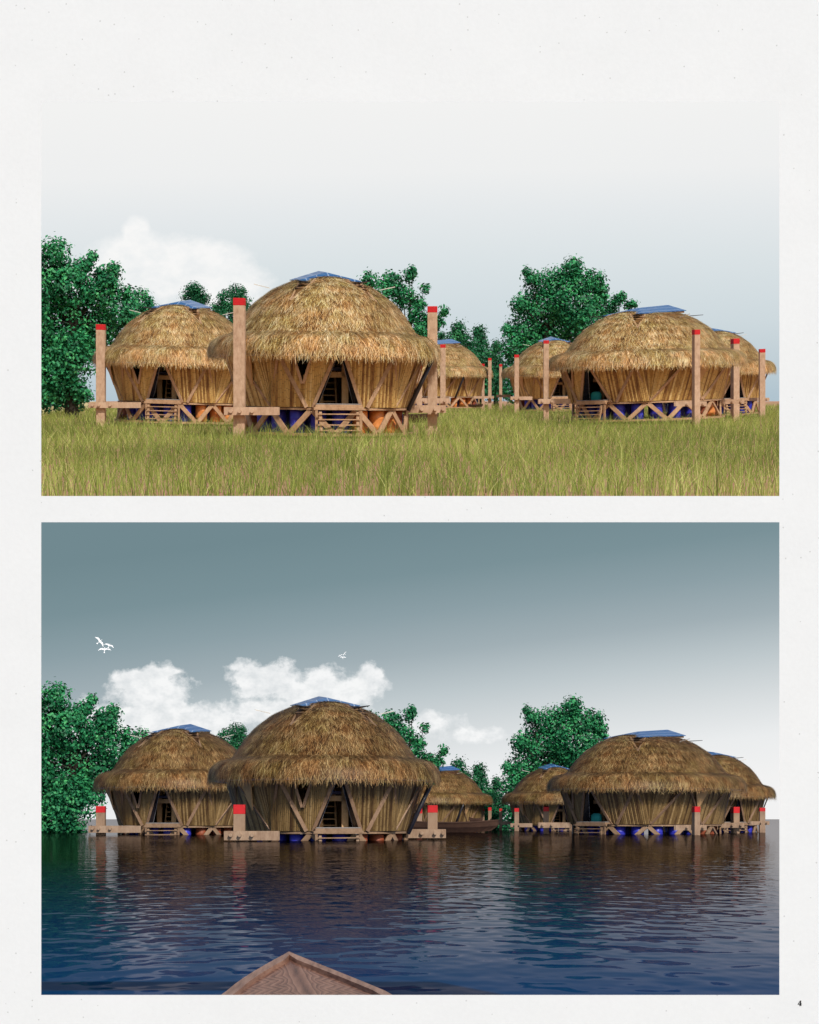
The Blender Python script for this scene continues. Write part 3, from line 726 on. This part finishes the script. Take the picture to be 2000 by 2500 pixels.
# ------------------------------------------------------------------ trees
def make_tree(name, lobes, base, r, leafN, seed, k2, mtl='leaf', sparse=1.0):
    """lobes in page pixels; mesh in hut metres around the trunk foot"""
    g = np.random.default_rng(seed); rnd = random.Random(seed); pm = r / 54.0
    bx_, by_ = base
    L = [((x - bx_) * pm, rnd.uniform(-.5, .5) * rr * pm * 1.3, (by_ - y) * pm, rr * pm) for x, y, rr in lobes]
    o = thing(name, 'x', 'tree')
    mb = MB(); top = max(l[2] for l in L); tw = top * .03 + .08
    cx = sum(l[0] for l in L) / len(L)
    fork = Vector((cx * .25, 0, top * .28)); mb.path([(0, 0, -.6), (cx * .1, .05, top * .14), fork], [tw * 1.3, tw, tw * .85], 9)
    hub = Vector((cx * .8, 0, top * .55)); mb.path([fork, hub], [tw * .85, tw * .6], 8)
    for x, y, z, rr in L:
        st = fork if z < top * .6 else hub
        mid = (st + Vector((x, y, z))) / 2 + Vector((rnd.uniform(-.2, .2), rnd.uniform(-.2, .2), -.1)) * rr
        mb.path([st, mid, Vector((x, y, z + rr * .4))], [tw * .22, tw * .12, tw * .03], 6)
    mb.build('trunk', M['bark'], o)
    lf = leafN * pm; V = []; T_ = []
    for x, y, z, rr in L:
        nc = max(8, int(44 * (rr / (lf * 5)) ** 1.5))
        dirs = g.normal(size=(nc, 3)); dirs /= np.linalg.norm(dirs, axis=1, keepdims=True)
        rad = rr * g.uniform(.35, 1.0, nc) ** .6
        cl = np.array([x, y, z]) + dirs * rad[:, None] * np.array([1, .9, 1])
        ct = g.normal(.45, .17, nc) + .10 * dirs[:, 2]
        n = int(min(80, max(20, sparse * 32.0 * (rr / lf) ** 2 / nc)))
        sig = rr * .13 + lf * .6
        pts = (cl[:, None, :] + g.normal(size=(nc, n, 3)) * sig).reshape(-1, 3)
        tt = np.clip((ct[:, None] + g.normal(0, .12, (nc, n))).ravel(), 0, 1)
        m_ = len(pts); a = g.normal(size=(m_, 3)); a /= np.linalg.norm(a, axis=1, keepdims=True)
        nr = (pts - np.array([x, y, z])) / rr + g.normal(size=(m_, 3)) * .55; nr[:, 2] += .25
        b_ = np.cross(nr, a); b_ /= np.linalg.norm(b_, axis=1, keepdims=True) + 1e-9
        a = np.cross(b_, nr); a /= np.linalg.norm(a, axis=1, keepdims=True) + 1e-9
        nr /= np.linalg.norm(nr, axis=1, keepdims=True)
        s_ = (g.uniform(.6, 1.3, m_) * lf * .66)[:, None]
        V.append(np.stack([pts - a * s_, pts + b_ * s_ * .62 + nr * s_ * .18, pts + a * s_ * 1.05, pts - b_ * s_ * .62 + nr * s_ * .18], 1)); T_.append(tt)
    V = np.concatenate(V); T_ = np.concatenate(T_)
    q = np.arange(len(V) * 4).reshape(-1, 4)
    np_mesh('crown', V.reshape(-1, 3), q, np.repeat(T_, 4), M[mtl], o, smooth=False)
    return o
TREES = [
    ('tree', [(140, 622, 36), (112, 680, 60), (196, 655, 22), (212, 640, 14), (222, 622, 9), (170, 700, 58), (250, 668, 22), (276, 656, 18), (268, 690, 25), (250, 720, 48), (60, 740, 80), (150, 780, 75), (230, 790, 62), (300, 765, 40), (308, 715, 18), (90, 860, 85), (180, 870, 65), (130, 930, 55), (185, 945, 30), (55, 940, 70), (30, 650, 60), (210, 850, 40), (120, 965, 38), (160, 968, 36), (200, 962, 24)], (175, 1000), 1.75, 7.2, 50,
     "large leafy tree cut off at the left edge", 'leaf'),
    ('tree', [(342, 732, 26), (368, 752, 18), (330, 775, 38), (360, 790, 30)], (340, 985), 2.4, 5.5, 41, 'small loose tree just right of the large leafy tree', 'leaf'),
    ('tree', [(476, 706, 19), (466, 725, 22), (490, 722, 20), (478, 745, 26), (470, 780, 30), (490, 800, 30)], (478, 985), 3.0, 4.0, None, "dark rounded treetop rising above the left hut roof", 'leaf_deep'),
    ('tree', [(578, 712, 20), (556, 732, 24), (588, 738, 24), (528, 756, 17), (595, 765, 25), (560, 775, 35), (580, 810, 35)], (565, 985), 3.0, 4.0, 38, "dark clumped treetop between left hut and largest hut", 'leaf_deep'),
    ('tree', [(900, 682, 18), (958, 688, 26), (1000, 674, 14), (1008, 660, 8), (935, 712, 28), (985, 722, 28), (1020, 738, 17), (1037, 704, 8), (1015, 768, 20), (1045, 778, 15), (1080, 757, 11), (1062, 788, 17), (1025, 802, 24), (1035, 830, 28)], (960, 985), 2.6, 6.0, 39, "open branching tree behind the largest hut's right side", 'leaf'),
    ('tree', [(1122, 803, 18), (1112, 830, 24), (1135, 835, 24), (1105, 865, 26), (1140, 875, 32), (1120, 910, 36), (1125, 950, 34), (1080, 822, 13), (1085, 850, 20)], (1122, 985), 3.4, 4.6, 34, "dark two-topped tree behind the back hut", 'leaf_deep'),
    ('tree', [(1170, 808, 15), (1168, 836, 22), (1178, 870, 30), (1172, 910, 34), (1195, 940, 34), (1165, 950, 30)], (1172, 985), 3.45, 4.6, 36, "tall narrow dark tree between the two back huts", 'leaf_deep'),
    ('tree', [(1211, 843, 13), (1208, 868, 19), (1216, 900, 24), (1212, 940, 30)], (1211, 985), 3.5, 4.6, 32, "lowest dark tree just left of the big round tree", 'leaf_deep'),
    ('tree', [(1397, 652, 20), (1385, 672, 26), (1345, 692, 34), (1300, 682, 20), (1285, 662, 8), (1412, 690, 32), (1446, 690, 26), (1462, 708, 16), (1272, 742, 22), (1330, 745, 58), (1400, 742, 56), (1455, 735, 25), (1290, 800, 46), (1360, 805, 58), (1420, 790, 46), (1250, 842, 34), (1300, 860, 48), (1240, 806, 14), (1262, 900, 36), (1300, 920, 42), (1250, 950, 28)], (1320, 985), 2.9, 6.2, 37,
     "big round dense green tree, tallest at the right", 'leaf'),
    ('tree', [(1492, 746, 17), (1512, 730, 13), (1534, 744, 9), (1545, 742, 5), (1515, 722, 8), (1480, 770, 25), (1490, 800, 30)], (1490, 985), 3.0, 5.5, None, "light spray of foliage above the wide hut's left roof end", 'leaf'),
]
for i, (nm, lobes, base, r, lf, dyl, lab, mt) in enumerate(TREES):
    o = make_tree(nm, lobes, base, r, lf, 100 + i, 2.0, mt, 1.0)
    lo = dup(o) if dyl is not None else None
    dep = up_depth(r); p = UP.at(base[0], base[1], dep); setM(o, p, UP.basis(p), p.y / (F / 54) / r, 0, .955)
    tag(o, lab + ', over the meadow', 'tree', 'trees around the meadow huts')
    if lo:
        d_ = LD * (g_of(r, .25) + .07); p = LO.at(base[0], base[1] + DY + dyl, d_); setM(lo, p, LO.basis(p), p.y / (F / 54) / r)
        tag(lo, lab + ', over the flood', 'tree', 'trees around the floating huts')

# ------------------------------------------------------------------ boats
def make_canoe(L, hw, hgt, name, label, sheer=.35, gw=.012):
    o = thing(name, label, 'boat'); n = 15; vs = []; fs = []
    mb = MB()
    def ring(u, inset):
        w = hw * (1 - abs(u) ** 2.6) + .004; zt = hgt * (1 + sheer * u * u) ; zb = hgt * .55 * max(0, abs(u) - .55) ** 1.5
        w -= inset
        w = max(w, .002); zb += inset
        return [Vector((u * L / 2 * (1 if z else .86), y, zz)) for y, zz, z in ((-w, zt, 1), (-w * .8, zt * .5 + zb * .5, .93), (-w * .35, zb, 0), (w * .35, zb, 0), (w * .8, zt * .5 + zb * .5, .93), (w, zt, 1))]
    for inset in (0, .008):
        vs = []; fs = []
        for i in range(n): vs += ring(-1 + 2 * i / (n - 1), inset)
        for i in range(n - 1):
            for j in range(5):
                a = i * 6 + j; f_ = (a, a + 1, a + 7, a + 6); fs.append(f_ if inset else f_[::-1])
        mb.add(vs, fs)
    mb.build('hull', M['hull_wood'], o)
    mb = MB()
    for sg in (0, 5):
        pts = [ring(-1 + 2 * i / (n - 1), .004)[sg] for i in range(n)]
        for i in range(n - 1): mb.bar(pts[i], pts[i + 1], gw, gw)
    mb.build('gunwale', M['hull_wood'], o)
    mb = MB()
    for u in (-.4, .05, .5): mb.box((u * L / 2, 0, hgt * .75), (.03, hw * 1.6, .008))
    mb.build('thwart', M['hull_wood'], o); return o
def put_boat(o, W_, x, y, dep, yaw, kk):
    p = W_.at(x, y, dep); setM(o, p, W_.basis(p), kk, R(yaw))
# long canoe afloat (page x 1000..1219, about 230 wide)
d_ = LD * 1.5; mpp = d_ / F
o = make_canoe(1.0, .085, .095, 'canoe', 'long dark brown wooden canoe afloat behind the right corner of the largest hut', .25)
p = LO.at(1092, 2032, d_); setM(o, p, Matrix.Identity(3), 252 * mpp, R(4))
d_ = LD * 1.58; mpp = d_ / F
o = make_canoe(1.0, .13, .30, 'dinghy', 'tiny brown boat moored before the small back hut, beyond the long canoe', .3)
p = LO.at(1162, 2008, d_); setM(o, p, Matrix.Identity(3), 34 * mpp, R(6))
d_ = up_depth(2.25); mpp = d_ / F
o = make_canoe(1.0, .13, .16, 'dinghy', 'tiny brown boat lying on the grass before the small back hut', .3)
p = UP.at(1161, 994, d_); setM(o, p, UP.basis(p), 36 * mpp, R(6))
d_ = up_depth(1.35); mpp = d_ / F
o = make_canoe(1.0, .1, .16, 'canoe', 'dark wooden canoe lying on the grass behind the right corner post of the largest hut', .25)
p = UP.at(1010, 1032, d_); setM(o, p, UP.basis(p), 120 * mpp, R(5))
# prow of the boat in the foreground
def prow():
    o = thing('rowing_boat', 'brown wooden boat prow pointing into the flood at the bottom of the picture', 'boat')
    tip = Vector(((706 - 1000) / F * 4.0, 4.0, (HL - 2323) / F * 4.0))
    n = 16; Lb = 1.62
    def st(s):   # s metres back from the tip
        hw_ = .275 * (1 - math.exp(-s / .43)) * 1.0; z = -.072 * (1 - math.exp(-s / .32)) - 0.0; return Vector((.145 * min(s, .55) + .05 * max(0, s - .55), -s, z)), hw_
    ss = [Lb * (i / (n - 1)) ** 1.5 for i in range(n)]
    def side(sg, inset, dz):
        out = []
        for s in ss:
            c, hw_ = st(s); out.append(Vector((c.x + sg * max(hw_ - inset, 0), c.y - (inset * 1.15 if hw_ < inset * 3 else inset * 1.15) * math.exp(-s * 3), c.z + dz)))
        return out
    rw, rt = .030, .018
    mb = MB()
    for sg in (-1, 1):
        a, b_, c, d = side(sg, 0, 0), side(sg, rw, .002), side(sg, rw, -rt), side(sg, 0, -rt)
        for i in range(n - 1):
            mb.hexa([d[i], c[i], c[i + 1], d[i + 1]], [a[i], b_[i], b_[i + 1], a[i + 1]])
    mb.build('rail', M['rail_wood'], o)
    mb = MB()
    for sg in (-1, 1):
        t0 = side(sg, .006, -rt * .9); vs = []; fs = []
        for i, s in enumerate(ss):
            c, hw_ = st(s); bot = Vector((c.x + sg * max(hw_ - .006, 0) * .45, t0[i].y * .93 - .02, c.z * .2 - .16)); vs += [t0[i], (t0[i] * .5 + bot * .5) + Vector((sg * .03 * min(1, hw_ * 6), 0, 0)), bot]
        for i in range(n - 1):
            for j in range(2): fs.append((i * 3 + j, i * 3 + j + 1, i * 3 + j + 4, i * 3 + j + 3))
        mb.add(vs, fs)
    mb.build('hull', M['rail_wood'], o)
    mb = MB(); A_, B2 = side(-1, rw - .003, -.010), side(1, rw - .003, -.010)
    for sg, E in ((-1, A_), (1, B2)):
        vs = []
        for i, s in enumerate(ss):
            c = st(s)[0]; mid = Vector((c.x, E[i].y, c.z - .010 + .012 * min(1, s / .2))); vs += [E[i], mid]
        mb.add(vs, [(2 * i, 2 * i + 1, 2 * i + 3, 2 * i + 2) for i in range(n - 1)])
    mb.build('deck', M['prow_wood'], o)
    o.matrix_basis = Matrix.Translation(tip) @ Matrix.Scale(.8, 4)
prow()

# ------------------------------------------------------------------ gulls
def gull(x, y, wing, roll, label, pitch=25):
    d_ = 60.0; p = LO.at(x, y, d_); w = wing / F * d_
    mb = MB(); n = 8; pr = [(-.42, .01), (-.32, .045), (-.1, .075), (.12, .075), (.28, .05), (.36, .055), (.43, .03), (.50, .004)]
    vs = []; fs = []
    for yy, rr in pr: vs += [(rr * math.cos(k_ * math.pi / 4), yy, rr * .9 * math.sin(k_ * math.pi / 4)) for k_ in range(n)]
    for i in range(len(pr) - 1):
        for k_ in range(n): fs.append((i * n + k_, i * n + (k_ + 1) % n, (i + 1) * n + (k_ + 1) % n, (i + 1) * n + k_))
    mb.add(vs, fs)
    b_ = mb.build('gull', M['bird_white'], None, smooth=True)
    tl = MB(); tl.hexa([(-.05, -.38, -.01), (.05, -.38, -.01), (.13, -.62, -.01), (-.13, -.62, -.01)], [(-.05, -.38, .01), (.05, -.38, .01), (.13, -.62, .01), (-.13, -.62, .01)]).build('tail', M['bird_white'], b_)
    for sg in (-1, 1):
        wb = MB(); st_ = [(.04, .16, -.14, .0), (.45, .24, -.06, .10), (.72, .12, -.14, .10), (1.0, -.12, -.18, .02)]
        for i in range(3):
            a, c = st_[i], st_[i + 1]
            lo = [(sg * a[0], a[2], a[3]), (sg * a[0], a[1], a[3]), (sg * c[0], c[1], c[3]), (sg * c[0], c[2], c[3])]
            hi = [(x_, y_, z_ + .035 * (1.1 - abs(x_))) for x_, y_, z_ in lo]
            if sg < 0: lo, hi = lo[::-1], hi[::-1]
            wb.hexa(lo, hi)
        wb.build('wing', M['bird_white'], b_)
    B_ = Matrix.Rotation(R(roll), 3, 'Y') @ Matrix.Rotation(R(90 - pitch), 3, 'X')
    b_.matrix_basis = Matrix.Translation(p) @ B_.to_4x4() @ Matrix.Scale(w / 2, 4)
    tag(b_, label, 'bird', 'white gulls in the dark sky')
gull(244, 1566, 31, 50, 'largest white gull, banking steeply with one wing raised, in the left trio', 15)
gull(267, 1576, 25, 20, 'right gull of the left trio, tilted gently downward', 30)
gull(255.5, 1586, 32, -1, 'lowest gull of the left trio, wings spread level', 30)
gull(841.5, 1596, 14, -52, 'steeply banked tiny white gull above the largest floating hut', 30)
gull(831, 1600.5, 12, -24, 'left tiny white gull of the trio above the largest floating hut', 35)
gull(837.5, 1605, 15, 2, 'lowest tiny white gull of the trio, wings spread, above the largest floating hut', 35)

# ------------------------------------------------------------------ grass
def make_grass():
    g = np.random.default_rng(5); n = 105000
    d0, d1 = 66.5, 560.0
    d = d0 * (d1 / d0) ** (g.random(n) ** .68)
    d[:2500] = g.uniform(66.2, 73, 2500)
    x = g.uniform(-1, 1, n) * (.5 * 1802 / 4618 * 1.35) * d
    # clump into tufts
    tx = np.round(x / 1.1) * 1.1; k_ = g.random(n) < .45
    x = np.where(k_, tx + g.normal(0, .16, n), x)
    keep = np.ones(n, bool)
    ex = np.interp(d, [p[1] for p in edge], [p[0] for p in edge]); keep &= x > ex + .5
    for nm in ('front', 'left', 'right', 'farright', 'backright', 'back'):
        o, MW, k, B_, dep = HM[('U', nm)]; q = UP.local(MW.translation)
        keep &= np.hypot(x - q.x, (d - q.y) / 1.1) > 3.95 * k
    x, d = x[keep], d[keep]; n = len(x)
    hgt = g.uniform(.45, 1.6, n) * g.uniform(.75, 1.25, n) * np.interp(d, [66, 110, 170], [1.2, 1.05, 1.1]); wd = g.uniform(.009, .020, n) * (1 + (d / d0 - 1) * .4)
    az = g.random(n) * 2 * np.pi; lean = g.uniform(.05, .9, n) * hgt
    face = g.random(n) * 2 * np.pi
    W = np.stack([np.cos(face * .5 - .8), np.sin(face * .5 - .8) * .4, 0 * face], 1)
    P = np.stack([x, d, np.full(n, GZ - .03)], 1); V = []
    for u in (0, .4, .75, 1.0):
        Q = P + np.stack([np.cos(az) * lean * u * u, np.sin(az) * lean * u * u, hgt * (u - .16 * u * u)], 1)
        V += [Q - W * (wd * (1 - u * .9))[:, None], Q + W * (wd * (1 - u * .9))[:, None]]
    V = np.stack(V, 1).reshape(-1, 3); o_ = (np.arange(n) * 8)[:, None]
    q = np.concatenate([o_ + np.array([[0, 1, 3, 2]]), o_ + np.array([[2, 3, 5, 4]]), o_ + np.array([[4, 5, 7, 6]])], 1).reshape(-1, 4)
    patch = .12 * np.sin(x * .21 + 1.3 * np.sin(d * .07)) + .1 * np.sin(d * .11 + x * .05)
    t = np.clip(g.normal(.45, .22, n) + patch, 0, 1)
    o = np_mesh('grass', V, q, np.repeat(t, 8), M['grass_blade']); o.matrix_basis = UP.tilt.to_4x4(); o['kind'] = 'stuff'
make_grass()

# ------------------------------------------------------------------ light, sky, camera
SUN_EL, SUN_AZ = 35.5, 24.0       # from behind the viewer's right shoulder
w = bpy.data.worlds.new('World'); S.world = w; w.use_nodes = True; nt = w.node_tree
st = N(nt, 'ShaderNodeTexSky'); st.sky_type = 'NISHITA'; st.sun_disc = False; st.sun_elevation = R(SUN_EL)
st.sun_rotation = R(180 - SUN_AZ)
nt.links.new(st.outputs[0], nt.nodes['Background'].inputs[0]); nt.nodes['Background'].inputs[1].default_value = .10
sun = bpy.data.lights.new('sun', 'SUN'); sun.energy = 3.65; sun.angle = R(.5); sun.color = (1, .955, .88)
so = bpy.data.objects.new('sun', sun); COL.objects.link(so)
dirv = Vector((math.sin(R(SUN_AZ)) * math.cos(R(SUN_EL)), -math.cos(R(SUN_AZ)) * math.cos(R(SUN_EL)), math.sin(R(SUN_EL))))
so.rotation_euler = dirv.to_track_quat('Z', 'Y').to_euler(); so.location = dirv * 20
cam = bpy.data.cameras.new('camera'); co = bpy.data.objects.new('camera', cam); COL.objects.link(co)
cam.sensor_fit = 'VERTICAL'; cam.sensor_height = 36.0; cam.lens = F / 2500 * 36; cam.shift_y = (HL - 1250) / 2500
cam.clip_start = .05; cam.clip_end = 5000; co.rotation_euler = (math.pi / 2, 0, 0)
S.camera = co
S.view_settings.view_transform = 'Standard'; S.view_settings.look = 'None'; S.view_settings.exposure = 0; S.view_settings.gamma = 1
S.cycles.max_bounces = 6; S.cycles.use_denoising = True; S.cycles.diffuse_bounces = 3; S.cycles.sample_clamp_indirect = 6
